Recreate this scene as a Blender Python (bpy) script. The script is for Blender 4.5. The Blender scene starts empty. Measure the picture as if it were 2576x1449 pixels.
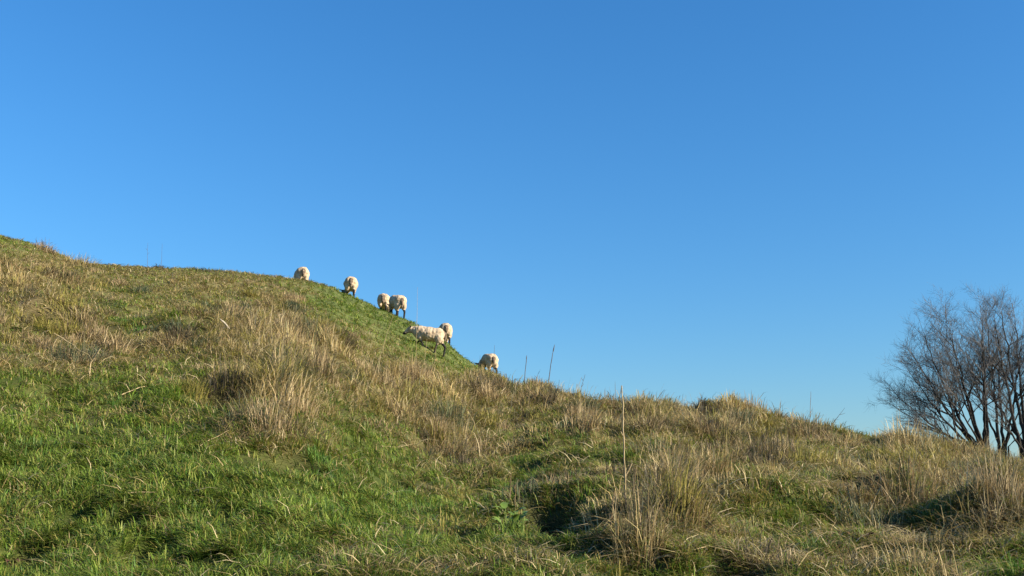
import bpy, bmesh, math, random
import numpy as np
from mathutils import Vector, Matrix, noise as mnoise

random.seed(11)
RNG = np.random.default_rng(11)
R = math.radians
scene = bpy.context.scene
COL = scene.collection

# ------------------------------------------------------------------ camera, sky, sun, exposure
PITCH = R(12.0)
CAM_Z = 1.6
W, H, F = 2576.0, 1449.0, 2762.0          # the photograph's frame, and the focal length in its pixels
cam = bpy.data.cameras.new('camera')
cam.sensor_width = 36.0
cam.lens = 36.0 * F / W
cam.clip_start = 0.05
cam.clip_end = 20000.0
cam_ob = bpy.data.objects.new('camera', cam)
cam_ob.location = (0, 0, CAM_Z)
cam_ob.rotation_euler = (math.pi / 2 + PITCH, 0, 0)
COL.objects.link(cam_ob)
scene.camera = cam_ob

SUN_AZ, SUN_EL = R(110.0), R(23.0)        # clockwise from +Y: to the right and a little behind the camera
world = bpy.data.worlds.new('World')
scene.world = world
world.use_nodes = True
wn = world.node_tree
bg = wn.nodes['Background']
sky = wn.nodes.new('ShaderNodeTexSky')
sky.sky_type = 'NISHITA'
sky.sun_disc = False
sky.sun_elevation = SUN_EL
sky.sun_rotation = SUN_AZ
sky.altitude = 100
sky.air_density = 1.5
sky.dust_density = 0.3
sky.ozone_density = 10.0
hsv = wn.nodes.new('ShaderNodeHueSaturation')       # the deep saturated blue of the winter sky
hsv.inputs['Saturation'].default_value = 1.085
wn.links.new(sky.outputs[0], hsv.inputs['Color'])
wn.links.new(hsv.outputs[0], bg.inputs[0])
bg.inputs[1].default_value = 0.079

sd = bpy.data.lights.new('sun', 'SUN')
sd.energy = 5.0
sd.angle = R(0.5)
sd.color = (1.0, 0.89, 0.70)
sun = bpy.data.objects.new('sun', sd)
to_sun = Vector((math.sin(SUN_AZ) * math.cos(SUN_EL), math.cos(SUN_AZ) * math.cos(SUN_EL), math.sin(SUN_EL)))
sun.rotation_euler = to_sun.to_track_quat('Z', 'Y').to_euler()
COL.objects.link(sun)

scene.view_settings.view_transform = 'Standard'
scene.view_settings.look = 'None'
scene.view_settings.exposure = 1.28
scene.view_settings.gamma = 1.0

# ------------------------------------------------------------------ helpers
def tag(o, label=None, cat=None, group=None, kind=None):
    if label: o['label'] = label
    if cat: o['category'] = cat
    if group: o['group'] = group
    if kind: o['kind'] = kind
    return o

def link(name, me, mat=None, parent=None, loc=None):
    o = bpy.data.objects.new(name, me)
    COL.objects.link(o)
    if mat is not None:
        for m in (mat if isinstance(mat, (list, tuple)) else [mat]):
            me.materials.append(m)
    if loc is not None: o.location = loc
    if parent is not None: o.parent = parent
    return o

def mesh_np(name, verts, faces_by_n, tint=None, smooth=False):
    """verts (N,3); faces_by_n: list of int arrays (M,k)"""
    me = bpy.data.meshes.new(name)
    me.vertices.add(len(verts))
    me.vertices.foreach_set('co', np.ascontiguousarray(verts, dtype=np.float32).ravel())
    loops = np.concatenate([f.ravel() for f in faces_by_n]).astype(np.int32)
    totals = np.concatenate([np.full(len(f), f.shape[1], dtype=np.int32) for f in faces_by_n])
    starts = np.concatenate([[0], np.cumsum(totals)[:-1]]).astype(np.int32)
    me.loops.add(len(loops))
    me.loops.foreach_set('vertex_index', loops)
    me.polygons.add(len(totals))
    me.polygons.foreach_set('loop_start', starts)
    me.polygons.foreach_set('loop_total', totals)
    if smooth:
        me.polygons.foreach_set('use_smooth', np.ones(len(totals), dtype=bool))
    if tint is not None:
        at = me.attributes.new('tint', 'FLOAT_COLOR', 'POINT')
        c = np.ones((len(verts), 4), dtype=np.float32)
        c[:, :3] = tint
        at.data.foreach_set('color', c.ravel())
    me.update(calc_edges=True)
    return me

def _hash(ix, iy, seed):
    h = (ix.astype(np.int64) * 374761393 + iy.astype(np.int64) * 668265263 + seed * 1442695041) & 0x7fffffff
    h = ((h ^ (h >> 13)) * 1274126177) & 0x7fffffff
    return ((h ^ (h >> 16)) & 0xffff) / 65535.0

def perlin(x, y, seed=0):
    x = np.asarray(x, dtype=float); y = np.asarray(y, dtype=float)
    ix = np.floor(x); iy = np.floor(y)
    fx = x - ix; fy = y - iy
    u = fx * fx * fx * (fx * (fx * 6 - 15) + 10)
    v = fy * fy * fy * (fy * (fy * 6 - 15) + 10)
    def g(dx, dy):
        a = _hash(ix + dx, iy + dy, seed) * 2 * math.pi
        return np.cos(a) * (fx - dx) + np.sin(a) * (fy - dy)
    n0 = g(0, 0) * (1 - u) + g(1, 0) * u
    n1 = g(0, 1) * (1 - u) + g(1, 1) * u
    return (n0 * (1 - v) + n1 * v) * 1.5

def sstep(a, b, x):
    t = np.clip((x - a) / (b - a), 0, 1)
    return t * t * (3 - 2 * t)

# ------------------------------------------------------------------ the lie of the land
CP, SP = math.cos(PITCH), math.sin(PITCH)
def tan_of(px, py):
    """a = x/y and e = rise/y of the ray that the photograph's pixel looks along"""
    v = (H / 2 - py)
    yy = F * CP - v * SP
    return (px - W / 2) / yy, (F * SP + v * CP) / yy

def to_px(x, y, z):
    dz = z - CAM_Z
    yc = y * CP + dz * SP
    zc = -y * SP + dz * CP
    yc = np.maximum(yc, 0.05)
    return W / 2 + F * x / yc, H / 2 - F * zc / yc

SKY = np.array([(-900, 380), (-500, 440), (-250, 505), (0, 588), (100, 618), (180, 652), (230, 662), (330, 668), (400, 673), (500, 677), (600, 684), (735, 698),
                (780, 708), (840, 722), (870, 739), (900, 748), (950, 769), (985, 783), (1000, 791), (1040, 808), (1090, 834), (1130, 861), (1165, 890),
                (1200, 914), (1250, 941), (1300, 975), (1400, 987), (1500, 1004), (1600, 1024), (1700, 1036), (1800, 1042), (1850, 1050),
                (1950, 1068), (2050, 1078), (2130, 1094), (2250, 1114), (2350, 1120), (2400, 1134), (2450, 1150), (2500, 1165), (2576, 1178),
                (2900, 1212), (3400, 1235), (4200, 1260)], dtype=float)
DIST = np.array([(-900, 46), (0, 46), (750, 45), (880, 44), (1000, 42), (1100, 39), (1230, 36), (1320, 32), (1500, 29), (1900, 26),
                 (2300, 24), (2576, 23), (4200, 22)], dtype=float)
Y0, ROW0 = 6.5, 1449.0
E0 = tan_of(1288, ROW0)[1]
Z0 = CAM_Z + E0 * Y0
_sa, _se = tan_of(SKY[:, 0], SKY[:, 1])
_pa = np.interp(DIST[:, 0], SKY[:, 0], _sa)

def zland_raw(a, y):
    e = np.interp(a, _sa, _se)
    D = np.interp(a, _pa, DIST[:, 1])
    zD = CAM_Z + e * D
    t = (y - Y0) / (D - Y0)
    A = (zD - Z0) / (D - Y0)
    # below the near bank the ground levels out; beyond the crest it falls away to the plain
    tc = np.clip(t, 0, 1)
    k = 1.0 + 0.28 * np.exp(-((a + 0.06) / 0.10) ** 2)
    front = np.where(t > 0, Z0 + (zD - Z0) * tc ** k, Z0 * np.clip((y + 3) / (Y0 + 3), 0, 1) ** 1.1)
    L = 16.0
    back = 2.3 + (zD - 2.3) * np.exp(-(np.maximum(y - D, 0) / L) ** 2)
    return np.where(y < D, front, back)

DARKS = np.array([(0.07, 0.055, 0.032), (0.10, 0.075, 0.04), (0.05, 0.045, 0.025)])
RUSH = np.array([(0.06, 0.085, 0.045), (0.09, 0.11, 0.05), (0.045, 0.065, 0.035), (0.20, 0.18, 0.09)])
RUST = np.array([(0.25, 0.17, 0.075), (0.31, 0.22, 0.10), (0.38, 0.295, 0.15), (0.18, 0.12, 0.055), (0.20, 0.18, 0.06), (0.15, 0.15, 0.05)])
PINK = np.array([(0.38, 0.285, 0.15), (0.44, 0.345, 0.19), (0.30, 0.215, 0.11), (0.23, 0.16, 0.08)])
GOLD = np.array([(0.43, 0.325, 0.145), (0.355, 0.26, 0.105), (0.29, 0.205, 0.08), (0.49, 0.395, 0.20), (0.22, 0.20, 0.07)])
TUSSOCKS = [
    ('grass_tussock', 'tussock', 1606, 1392, .46, .14, 420, np.concatenate([GOLD, RUST, PINK]), 'upright straw clump round the foot of the tallest pale stalk', 1.2, .22),
    ('grass_tussock', 'tussock', 1715, 1335, .44, .24, 340, RUST, 'russet tussock leaning away to the right of the tallest stalk', 0.2, .58),
    ('grass_tussock', 'tussock', 1690, 1245, .40, .26, 420, PINK, 'greyish tussock with a dark gap, behind the russet one near the tallest stalk', 0.5, .3),
    ('grass_tussock', 'tussock', 1130, 1160, .42, .30, 620, RUST, 'orange brown tussock above the pair of thin brown stalks', 0.4, .45),
    ('grass_tussock', 'tussock', 1210, 1195, .24, .30, 420, GOLD, 'low flattened golden tussock just above the two brown stalks', 0.1, .8),
    ('grass_tussock', 'tussock', 1045, 965, .62, .34, 420, PINK, 'tall pinkish straw tussock below the sheep seen from the side', 1.2, .2),
    ('grass_tussock', 'tussock', 985, 985, .42, .34, 360, PINK, 'bushy brown tussock with dark heart left of the pinkish straw tussock', 2.0, .4),
    ('grass_tussock', 'tussock', 700, 1000, .55, .40, 760, GOLD, 'large golden tussock beside the dark twiggy clump', 0.5, .5),
    ('dark_clump', 'clump', 575, 985, .42, .22, 340, DARKS, 'dark twiggy clump standing left of the large golden tussock', 1.2, .25),
    ('grass_tussock', 'tussock', 640, 1085, .26, .30, 420, PINK, 'grey matted tussock with a dark shadow beneath, below the golden one', 0.3, .7),
    ('dark_clump', 'clump', 1775, 1050, .36, .26, 360, DARKS, 'dark brown clump breaking the skyline right of the tallest stalk', 1.6, .25),
    ('grass_tussock', 'tussock', 1850, 1060, .36, .34, 380, PINK, 'dull brown tussock on the skyline beside the dark clump', 0.8, .35),
    ('grass_tussock', 'tussock', 2035, 1094, .50, .46, 560, RUST, 'broad reddish tussock on the skyline where a thin stalk stands', 0.8, .35),
    ('grass_tussock', 'tussock', 1900, 1150, .42, .40, 560, RUST, 'brown tussock with a black hollow at its right foot', 0.3, .45),
    ('grass_tussock', 'tussock', 2290, 1130, .62, .46, 680, GOLD, 'high tan tussock on the skyline at the edge of the bare trees', 0.7, .3),
    ('dark_clump', 'clump', 2385, 1142, .48, .26, 320, DARKS, 'dark brown seedhead clump in front of the bare trees', 1.4, .25),
    ('grass_tussock', 'tussock', 2270, 1270, .52, .34, 560, RUST, 'tall brown tussock casting a dark shade over the bent triangle of stems', 0.6, .42),
    ('grass_tussock', 'tussock', 2390, 1240, .46, .40, 520, RUST, 'reddish brown tussock right of the one above the bent stems', 0.4, .5),
    ('grass_tussock', 'tussock', 2520, 1240, .40, .42, 460, PINK, 'pale brown tussock below the right hand tree trunks', 0.6, .3),
    ('grass_tussock', 'tussock', 2470, 1330, .36, .34, 460, GOLD, 'straw tussock lowest of those under the bare trees', 0.3, .45),
    ('rush_clump', 'clump', 2190, 1330, .30, .26, 420, RUSH, 'blue green rush clump at the foot of the bent triangle of stems', 1.6, .35),
    ('rush_clump', 'clump', 1345, 1300, .22, .30, 320, RUSH, 'dark green rush tuft behind the broad leaved plant', 1.8, .4),
    ('grass_tussock', 'tussock', 195, 670, .60, .60, 420, GOLD, 'pale straw tussock on the upper left skyline', 0.6, .35),
    ('grass_tussock', 'tussock', 112, 630, .52, .40, 300, PINK, 'small fluffy tussock highest up the left skyline', 0.8, .35),
    ('grass_tussock', 'tussock', 165, 715, .52, .65, 460, RUST, 'rusty brown tussock below the upper left skyline', 0.4, .45),
    ('rush_clump', 'clump', 195, 915, .40, .34, 360, RUSH, 'dark green clump holding a forked pale stalk', 1.2, .3),
    ('dark_clump', 'clump', 1452, 995, .16, .34, 260, DARKS, 'low dark mound of grass on the skyline by the two dark stalks', 0.6, .6),
    ('dark_clump', 'clump', 398, 676, .30, .22, 160, DARKS, 'tiny dark tuft under the two faint stems on the left skyline', 1.2, .4),
    ('dark_clump', 'clump', 530, 684, .30, .70, 300, np.concatenate([DARKS, RUSH]), 'wide dark fringe of grass on the skyline left of the highest sheep', 1.2, .5),
    ('rush_clump', 'clump', 2215, 1165, .22, .34, 300, RUSH, 'dark green hollow of grass above the small pale stone', 0.6, .6),
    ('grass_tussock', 'tussock', 1216, 952, .40, .50, 420, GOLD, 'dry tuft hiding the front legs of the lowest sheep', 0.8, .4),
    ('grass_tussock', 'tussock', 1480, 1420, .14, .28, 320, GOLD, 'flattened wisp of golden straw below the crossed sticks', 3.4, .95),
]

HOLES = [(1450, 1336, 0.32, 0.40, -0.37), (1380, 1308, 0.26, 0.38, -0.28), (1215, 1300, 0.18, 0.26, -0.20), (1165, 1284, 0.18, 0.22, -0.17), (1600, 1378, 0.24, 0.26, 0.10), (40, 1405, 0.16, 0.22, -0.20),
         (360, 1372, 0.16, 0.20, -0.16), (655, 1152, 0.32, 0.3, -0.15), (2230, 1165, 0.7, 0.3, -0.22), (1745, 1165, 0.25, 0.3, -0.22),
         (1380, 1285, 0.5, 0.14, 0.10), (1920, 1140, 0.4, 0.3, -0.25), (2520, 1440, 0.25, 0.16, -0.16), (2170, 1262, 0.3, 0.25, -0.20),
         (2270, 1275, 0.3, 0.35, 0.14), (490, 1425, 0.22, 0.2, -0.16), (190, 1300, .12, .3, -.14), (300, 1310, .16, .22, -.13), (30, 860, 0.4, 0.4, -0.15), (1095, 1125, .25, .4, -.20), (1290, 1180, .2, .4, -.14), (1850, 1425, .2, .3, -.18), (560, 1005, .3, .4, -.2), (745, 1150, .25, .35, -.16),
         (1775, 1040, .35, .4, .18), (1850, 1050, .5, .5, .08), (2035, 1082, .8, .6, .10), (2290, 1120, .7, .6, .28), (1450, 990, .6, .6, .15), (1640, 1020, .5, .5, .08),
         (195, 660, .8, .8, .18), (112, 625, .6, .6, .14), (540, 680, 1.2, .8, .15), (390, 668, .5, .5, .1), (2150, 1085, .5, .6, -.12), (830, 1245, .25, .3, -.16)]
_holes = []

def zland(x, y, detail=True):
    x = np.asarray(x, dtype=float); y = np.asarray(y, dtype=float)
    a = np.clip(x / np.maximum(y, 6.0), -0.85, 1.1)
    D = np.interp(a, _pa, DIST[:, 1])
    z = zland_raw(a, y)
    # soften the crest by averaging along the slope's fall
    za = (zland_raw(a, y - 1.4) + zland_raw(a, y + 1.4) + zland_raw(a, y - 0.7) + zland_raw(a, y + 0.7) + z) / 5
    wgt = sstep(3.5, 1.0, np.abs(y - D))
    z = z * (1 - wgt) + za * wgt
    if detail:
        fade = sstep(2.0, 7.0, y) * sstep(90, 60, y)
        # the crest line itself stays smooth where the sheep graze
        crest = 1 - 0.55 * sstep(4.0, 1.0, np.abs(y - D)) * sstep(0.02, -0.02, a)
        z = z + fade * crest * ((0.13 + 0.09 * sstep(0.0, 0.2, a)) * perlin(x / 3.1, y / 3.1, 1) + (0.115 + 0.075 * sstep(-.1, 0.15, a)) * (1 - .6 * sstep(.05, -.1, a) * sstep(14, 8, y)) * perlin(x / 1.15, y / 1.15, 2)
                                + 0.055 * perlin(x / 0.5, y / 0.5, 3) + 0.02 * perlin(x / 0.22, y / 0.22, 4))
        for (hx, hy, rx, ry, dz) in _holes:
            r2 = ((x - hx) / rx) ** 2 + ((y - hy) / ry) ** 2
            z = z + dz * np.exp(-(r2 ** 2 if dz < -.12 else r2))
    return z

def ground_at(px, py, y0=5.0, y1=60.0):
    """where the ray through the photograph's pixel first meets the land"""
    a, e = tan_of(px, py)
    ys = np.linspace(y0, y1, 2200)
    zr = CAM_Z + e * ys
    zg = zland(a * ys, ys)
    hit = np.nonzero(zg >= zr)[0]
    if len(hit): y = ys[hit[0]]
    else: y = ys[np.argmin(zr - zg)]
    return float(a * y), float(y), float(zland(np.array([a * y]), np.array([y]))[0])

# every tussock sits on its own hummock, and most have a hollow on one side
for T_ in TUSSOCKS:
    HOLES.append((T_[2], T_[3], T_[5] * 1.1, T_[5] * 1.1, 0.30 * T_[4]))
    if T_[4] > .3 and 1300 < T_[3] + T_[2] * .3 < 3000: HOLES.append((T_[2] - T_[5] * 330, T_[3] - 6, T_[5] * .8, T_[5] * .7, -0.22 * T_[4]))
for h in HOLES:
    a, e = tan_of(h[0], h[1])
    ys = np.linspace(5, 40, 2000)
    zg = zland(a * ys, ys, False); zr = CAM_Z + e * ys
    i = np.nonzero(zg >= zr)[0]
    yy = ys[i[0]] if len(i) else 20
    _holes.append((a * yy, yy, h[2], h[3], h[4] * (1.3 if h[4] < -.12 else 1)))

def in_hole(x, y):
    f = np.zeros(np.shape(x))
    for (hx, hy, rx, ry, dz) in _holes:
        if dz < -.12: f = np.maximum(f, np.exp(-((x - hx) / rx) ** 2 - ((y - hy) / ry) ** 2))
    return f

def main_hole(x, y):      # the two deep hollows beside the straw clump
    f = np.zeros(np.shape(x))
    for (hx, hy, rx, ry, dz) in _holes[:2]:
        f = np.maximum(f, np.exp(-(((x - hx) / rx) ** 2 + ((y - hy) / ry) ** 2) ** 2))
    return f

def gz(x, y):
    return float(zland(np.array([x]), np.array([y]))[0])

# ------------------------------------------------------------------ materials
def new_mat(name):
    m = bpy.data.materials.new(name)
    m.use_nodes = True
    return m, m.node_tree, m.node_tree.nodes['Principled BSDF']

def blade_mat(name, transl=0.35, rough=0.55):
    m, nt, p = new_mat(name)
    at = nt.nodes.new('ShaderNodeAttribute'); at.attribute_name = 'tint'
    nt.links.new(at.outputs['Color'], p.inputs['Base Color'])
    p.inputs['Roughness'].default_value = rough
    p.inputs['Specular IOR Level'].default_value = 0.3
    tr = nt.nodes.new('ShaderNodeBsdfTranslucent')
    nt.links.new(at.outputs['Color'], tr.inputs['Color'])
    mx = nt.nodes.new('ShaderNodeMixShader'); mx.inputs[0].default_value = transl
    nt.links.new(p.outputs[0], mx.inputs[1]); nt.links.new(tr.outputs[0], mx.inputs[2])
    nt.links.new(mx.outputs[0], nt.nodes['Material Output'].inputs[0])
    return m

def noise_mat(name, c1, c2, scale=6.0, rough=0.85, bump=0.0, detail=6.0):
    m, nt, p = new_mat(name)
    tc = nt.nodes.new('ShaderNodeTexCoord')
    n = nt.nodes.new('ShaderNodeTexNoise'); n.inputs['Scale'].default_value = scale; n.inputs['Detail'].default_value = detail
    r = nt.nodes.new('ShaderNodeValToRGB')
    r.color_ramp.elements[0].position = 0.35; r.color_ramp.elements[1].position = 0.68
    r.color_ramp.elements[0].color = (*c1, 1); r.color_ramp.elements[1].color = (*c2, 1)
    nt.links.new(tc.outputs['Object'], n.inputs['Vector'])
    nt.links.new(n.outputs['Fac'], r.inputs[0]); nt.links.new(r.outputs[0], p.inputs['Base Color'])
    p.inputs['Roughness'].default_value = rough
    p.inputs['Specular IOR Level'].default_value = 0.2
    if bump:
        b = nt.nodes.new('ShaderNodeBump'); b.inputs['Strength'].default_value = bump; b.inputs['Distance'].default_value = 0.02
        nt.links.new(n.outputs['Fac'], b.inputs['Height']); nt.links.new(b.outputs[0], p.inputs['Normal'])
    return m

MAT = {}
MAT['blade'] = blade_mat('grass_blade')
MAT['straw'] = blade_mat('straw_blade', 0.3, 0.6)
MAT['stalk'] = noise_mat('dry_stalk', (0.22, 0.165, 0.09), (0.40, 0.31, 0.18), 30)
MAT['stalk_dark'] = noise_mat('dark_stalk', (0.06, 0.05, 0.045), (0.13, 0.10, 0.08), 30)
MAT['stalk_brown'] = noise_mat('brown_stalk', (0.16, 0.105, 0.06), (0.26, 0.18, 0.10), 30)
MAT['leaf'] = noise_mat('broad_leaf', (0.085, 0.145, 0.022), (0.16, 0.22, 0.055), 12, 0.5)
MAT['dead_leaf'] = noise_mat('dead_leaf', (0.05, 0.025, 0.015), (0.15, 0.08, 0.05), 12, 0.7)
MAT['bark'] = noise_mat('bark', (0.018, 0.016, 0.016), (0.048, 0.042, 0.038), 5, 0.9)
MAT['twig'] = noise_mat('twig_bark', (0.082, 0.076, 0.074), (0.14, 0.130, 0.125), 2, 0.8)
MAT['stone'] = noise_mat('pale_stone', (0.28, 0.24, 0.18), (0.42, 0.36, 0.28), 14, 0.9, 0.4)
MAT['wool'] = noise_mat('wool', (0.34, 0.25, 0.165), (0.49, 0.385, 0.27), 7, 0.95, 0.4)
MAT['tail_wool'] = noise_mat('dark_tail_wool', (0.09, 0.065, 0.045), (0.20, 0.15, 0.11), 9, 0.95, 0.7)
MAT['dark_hair'] = noise_mat('black_face_and_leg_hair', (0.010, 0.009, 0.009), (0.028, 0.024, 0.022), 9, 0.7)
# thatch and soil under the grass, drier where the map of dry grass says so
m, nt, p = new_mat('turf')
at = nt.nodes.new('ShaderNodeAttribute'); at.attribute_name = 'tint'
tc = nt.nodes.new('ShaderNodeTexCoord')
n = nt.nodes.new('ShaderNodeTexNoise'); n.inputs['Scale'].default_value = 5.0; n.inputs['Detail'].default_value = 8
nt.links.new(tc.outputs['Object'], n.inputs['Vector'])
mr = nt.nodes.new('ShaderNodeMapRange'); mr.inputs['From Min'].default_value = 0.3; mr.inputs['From Max'].default_value = 0.7
mr.inputs['To Min'].default_value = 0.6; mr.inputs['To Max'].default_value = 1.3
nt.links.new(n.outputs['Fac'], mr.inputs['Value'])
mul = nt.nodes.new('ShaderNodeVectorMath'); mul.operation = 'SCALE'
nt.links.new(at.outputs['Color'], mul.inputs[0]); nt.links.new(mr.outputs[0], mul.inputs['Scale'])
nt.links.new(mul.outputs[0], p.inputs['Base Color'])
p.inputs['Roughness'].default_value = 0.95; p.inputs['Specular IOR Level'].default_value = 0.1
MAT['turf'] = m

# ------------------------------------------------------------------ where the grass is dry and tall (patches on the hillside)
#        px    py   rx   ry  dryness height
PATCH = [(80, 690, 260, 50, .45, .10), (150, 770, 200, 60, .55, .22), (330, 860, 420, 50, .55, .20), (690, 830, 150, 80, .65, .34),
         (520, 720, 160, 40, .35, .10), (700, 980, 130, 120, .60, .34), (1030, 950, 110, 60, .65, .38), (1150, 1110, 120, 90, .60, .32),
         (960, 1010, 260, 70, .38, .22), (1400, 1010, 200, 45, .50, .28), (1650, 1055, 220, 50, .45, .24), (1690, 1240, 110, 130, .55, .32),
         (1580, 1370, 70, 50, .5, .22), (1900, 1080, 150, 55, .60, .32), (2050, 1150, 160, 60, .25, .14), (2390, 1150, 220, 60, .6, .22),
         (2460, 1250, 160, 90, .55, .24), (2300, 1400, 300, 60, .22, .05), (1900, 1420, 260, 50, .30, .05), (880, 870, 120, 50, .4, .2),
         (300, 790, 110, 60, -.45, -.1), (990, 800, 200, 75, -.50, -.25), (1130, 890, 120, 70, -.6, -.3), (860, 760, 120, 40, -.3, -.1), (1200, 985, 120, 40, .35, .25),
         (740, 1130, 200, 50, .25, .12), (2250, 1130, 60, 30, -.3, -.1), (120, 980, 260, 50, .10, .06)]

def dry_map(px, py, x, y):
    lawn = sstep(1300, 700, px) * sstep(1000, 1120, py)
    base = 0.10 - .09 * lawn + 0.22 * sstep(900, 2000, px) + 0.16 * sstep(1100, 850, py)
    h = 0.085 + 0 * px
    for (cx, cy, rx, ry, d, hh) in PATCH:
        g = np.exp(-((px - cx) / rx) ** 2 - ((py - cy) / ry) ** 2)
        base = base + .88 * d * g
        h = h + hh * g
    base = base + (1 - .35 * lawn) * (0.24 * perlin(x / 1.7, y / 1.7, 21) + 0.26 * perlin(x / 0.55, y / 0.55, 22))
    h = np.clip(h, 0.05, 0.6)
    return np.clip(base, 0.02, 0.98), h

GREENS = np.array([(0.092, 0.152, 0.014), (0.122, 0.188, 0.020), (0.155, 0.208, 0.028), (0.056, 0.110, 0.018), (0.215, 0.242, 0.05)])
STRAWS = np.array([(0.36, 0.275, 0.13), (0.275, 0.20, 0.085), (0.43, 0.345, 0.18), (0.20, 0.14, 0.06), (0.32, 0.24, 0.115), (0.50, 0.41, 0.24)])
OLIVES = np.array([(0.225, 0.195, 0.045), (0.27, 0.225, 0.058), (0.18, 0.165, 0.035)])

# ------------------------------------------------------------------ the ground: one sheet from behind the camera to the horizon
ya = np.concatenate([[-900, -300, -100, -40, -20, -10, -5, -2], np.linspace(0, 5.5, 12)[:-1], np.geomspace(5.5, 50, 430),
                     np.geomspace(51, 120, 40), np.geomspace(140, 9000, 16)])
aa = np.concatenate([[-9, -5, -3, -2, -1.4, -1.0, -0.8], np.linspace(-0.68, 0.68, 520), [0.8, 1.0, 1.4, 2, 3, 5, 9]])
YY, AA = np.meshgrid(ya, aa, indexing='ij')
XX = AA * np.where(YY > 6, YY, 6 + (6 - YY) * 0.9)
ZZ = zland(XX, YY)
nr, nc = YY.shape
idx = np.arange(nr * nc).reshape(nr, nc)
quads = np.stack([idx[:-1, :-1], idx[:-1, 1:], idx[1:, 1:], idx[1:, :-1]], -1).reshape(-1, 4)
verts = np.stack([XX, YY, ZZ], -1).reshape(-1, 3)
pxg, pyg = to_px(verts[:, 0], verts[:, 1], verts[:, 2])
dg, _ = dry_map(np.clip(pxg, -600, 3200), np.clip(pyg, 300, 1700), verts[:, 0], verts[:, 1])
far_w = sstep(12, 34, verts[:, 1])[:, None]
near_c = np.array((0.050, 0.068, 0.014)) * (1 - dg[:, None]) + np.array((0.115, 0.085, 0.042)) * dg[:, None]
far_c = np.array((0.085, 0.105, 0.030)) * (1 - dg[:, None]) + np.array((0.20, 0.155, 0.075)) * dg[:, None]
turf_c = near_c * (1 - far_w) + far_c * far_w
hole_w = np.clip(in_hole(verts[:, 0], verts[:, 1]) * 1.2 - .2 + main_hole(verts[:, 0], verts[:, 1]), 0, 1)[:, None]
turf_c = turf_c * (1 - hole_w) + np.array((0.030, 0.026, 0.012)) * hole_w        # soil in the hollows, darkened to put shade into them
ground = link('hillside_ground', mesh_np('hillside_ground', verts, [quads], turf_c, smooth=True), MAT['turf'])
tag(ground, kind='structure')

# ------------------------------------------------------------------ blades
def blades(base, h, w, az, lean, tint, curl=0.5, tipdark=None, lean2=None):
    """one curved, tapering blade per row; returns verts, quads, tris, tint"""
    n = len(base)
    T = np.array([0.0, 0.4, 0.75, 1.0])
    d = np.stack([np.cos(az), np.sin(az), np.zeros(n)], -1)
    sa = az + math.pi / 2 + RNG.normal(0, 0.5, n)
    s = np.stack([np.cos(sa), np.sin(sa), RNG.normal(0, 0.25, n)], -1)
    out = np.empty((n, 7, 3))
    wt = [1.0, 0.85, 0.55]
    for k, t in enumerate(T):
        hor = h * lean * (t ** (1 + curl))
        ver = h * np.sqrt(np.maximum(1 - (np.clip(lean, 0, 1.12) * 0.85) ** 2, 0.02)) * t * (1.25 - (0.25 + 0.5 * np.minimum(lean, 1.1)) * t * t)
        c = base + d * hor[:, None]
        c[:, 2] += ver
        if k < 3:
            out[:, 2 * k] = c - s * (w * wt[k] * 0.5)[:, None]
            out[:, 2 * k + 1] = c + s * (w * wt[k] * 0.5)[:, None]
        else:
            out[:, 6] = c
    b = (np.arange(n) * 7)[:, None]
    q = np.concatenate([b + np.array([[0, 1, 3, 2]]), b + np.array([[2, 3, 5, 4]])], 0)
    tr = b + np.array([[4, 5, 6]])
    return out.reshape(-1, 3), q, tr, np.repeat(tint, 7, 0)

def pick(pal, n):
    return pal[RNG.integers(0, len(pal), n)] * RNG.uniform(0.78, 1.22, (n, 1))

def field(n, pexp, amax, y0, y1):
    k = 1 + pexp
    u = RNG.uniform(0, 1, n)
    y = (y0 ** k + u * (y1 ** k - y0 ** k)) ** (1 / k)
    a = RNG.uniform(-amax, amax, n)
    n_o = n // 4                                   # thinner beyond the photograph's edges
    side = np.where(RNG.uniform(0, 1, n_o) < .5, -1, 1)
    a[:n_o] = side * RNG.uniform(amax, .92, n_o)
    # clumping: pull roots towards tuft centres
    x = a * y
    cs = 0.10 + 0.006 * y
    jx = perlin(x / cs, y / cs, 31) * cs * 0.9; jy = perlin(x / cs + 40, y / cs, 32) * cs * 0.9
    x = x + jx; y = y + jy
    D = np.interp(x / np.maximum(y, 6), _pa, DIST[:, 1])
    ok = y < D + 4
    return x[ok], y[ok]

def join(p, q_):
    return np.concatenate([p[0], q_[0]]), np.concatenate([p[1], q_[1]])

def surf(x, y):
    z = zland(x, y)
    return np.stack([x, y, z - 0.006], -1)

# short green and olive grass
x, y = join(field(1280000, -0.60, 0.56, 4.7, 50), field(250000, 0.0, 0.56, 4.7, 10.5))
ok = RNG.uniform(0, 1, len(x)) > 0.2 * in_hole(x, y) + 1.0 * main_hole(x, y)
x, y = x[ok], y[ok]
b = surf(x, y)
px, py = to_px(b[:, 0], b[:, 1], b[:, 2])
dry, hh = dry_map(px, py, x, y)
n = len(x)
r = RNG.uniform(0, 1, n)
patch = perlin(x / 0.9, y / 0.9, 41) + 0.7 * perlin(x / 0.3, y / 0.3, 42)
tint = pick(GREENS, n) * (1 + 0.30 * patch[:, None])
ol = r < (0.10 + 0.80 * dry)
tint[ol] = pick(OLIVES, int(ol.sum()))
st = RNG.uniform(0, 1, n) < dry * 0.55
tint[st] = pick(STRAWS, int(st.sum()))
h = (0.072 + 0.20 * hh) * RNG.uniform(0.5, 1.5, n) * (1 + 0.006 * y)
lush = sstep(0.1, 0.8, patch) * sstep(0.5, 0.2, dry)
h = h * (1 + 0.6 * lush)
w = (0.0034 + 0.00040 * y) * RNG.uniform(0.6, 1.5, n)
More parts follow.
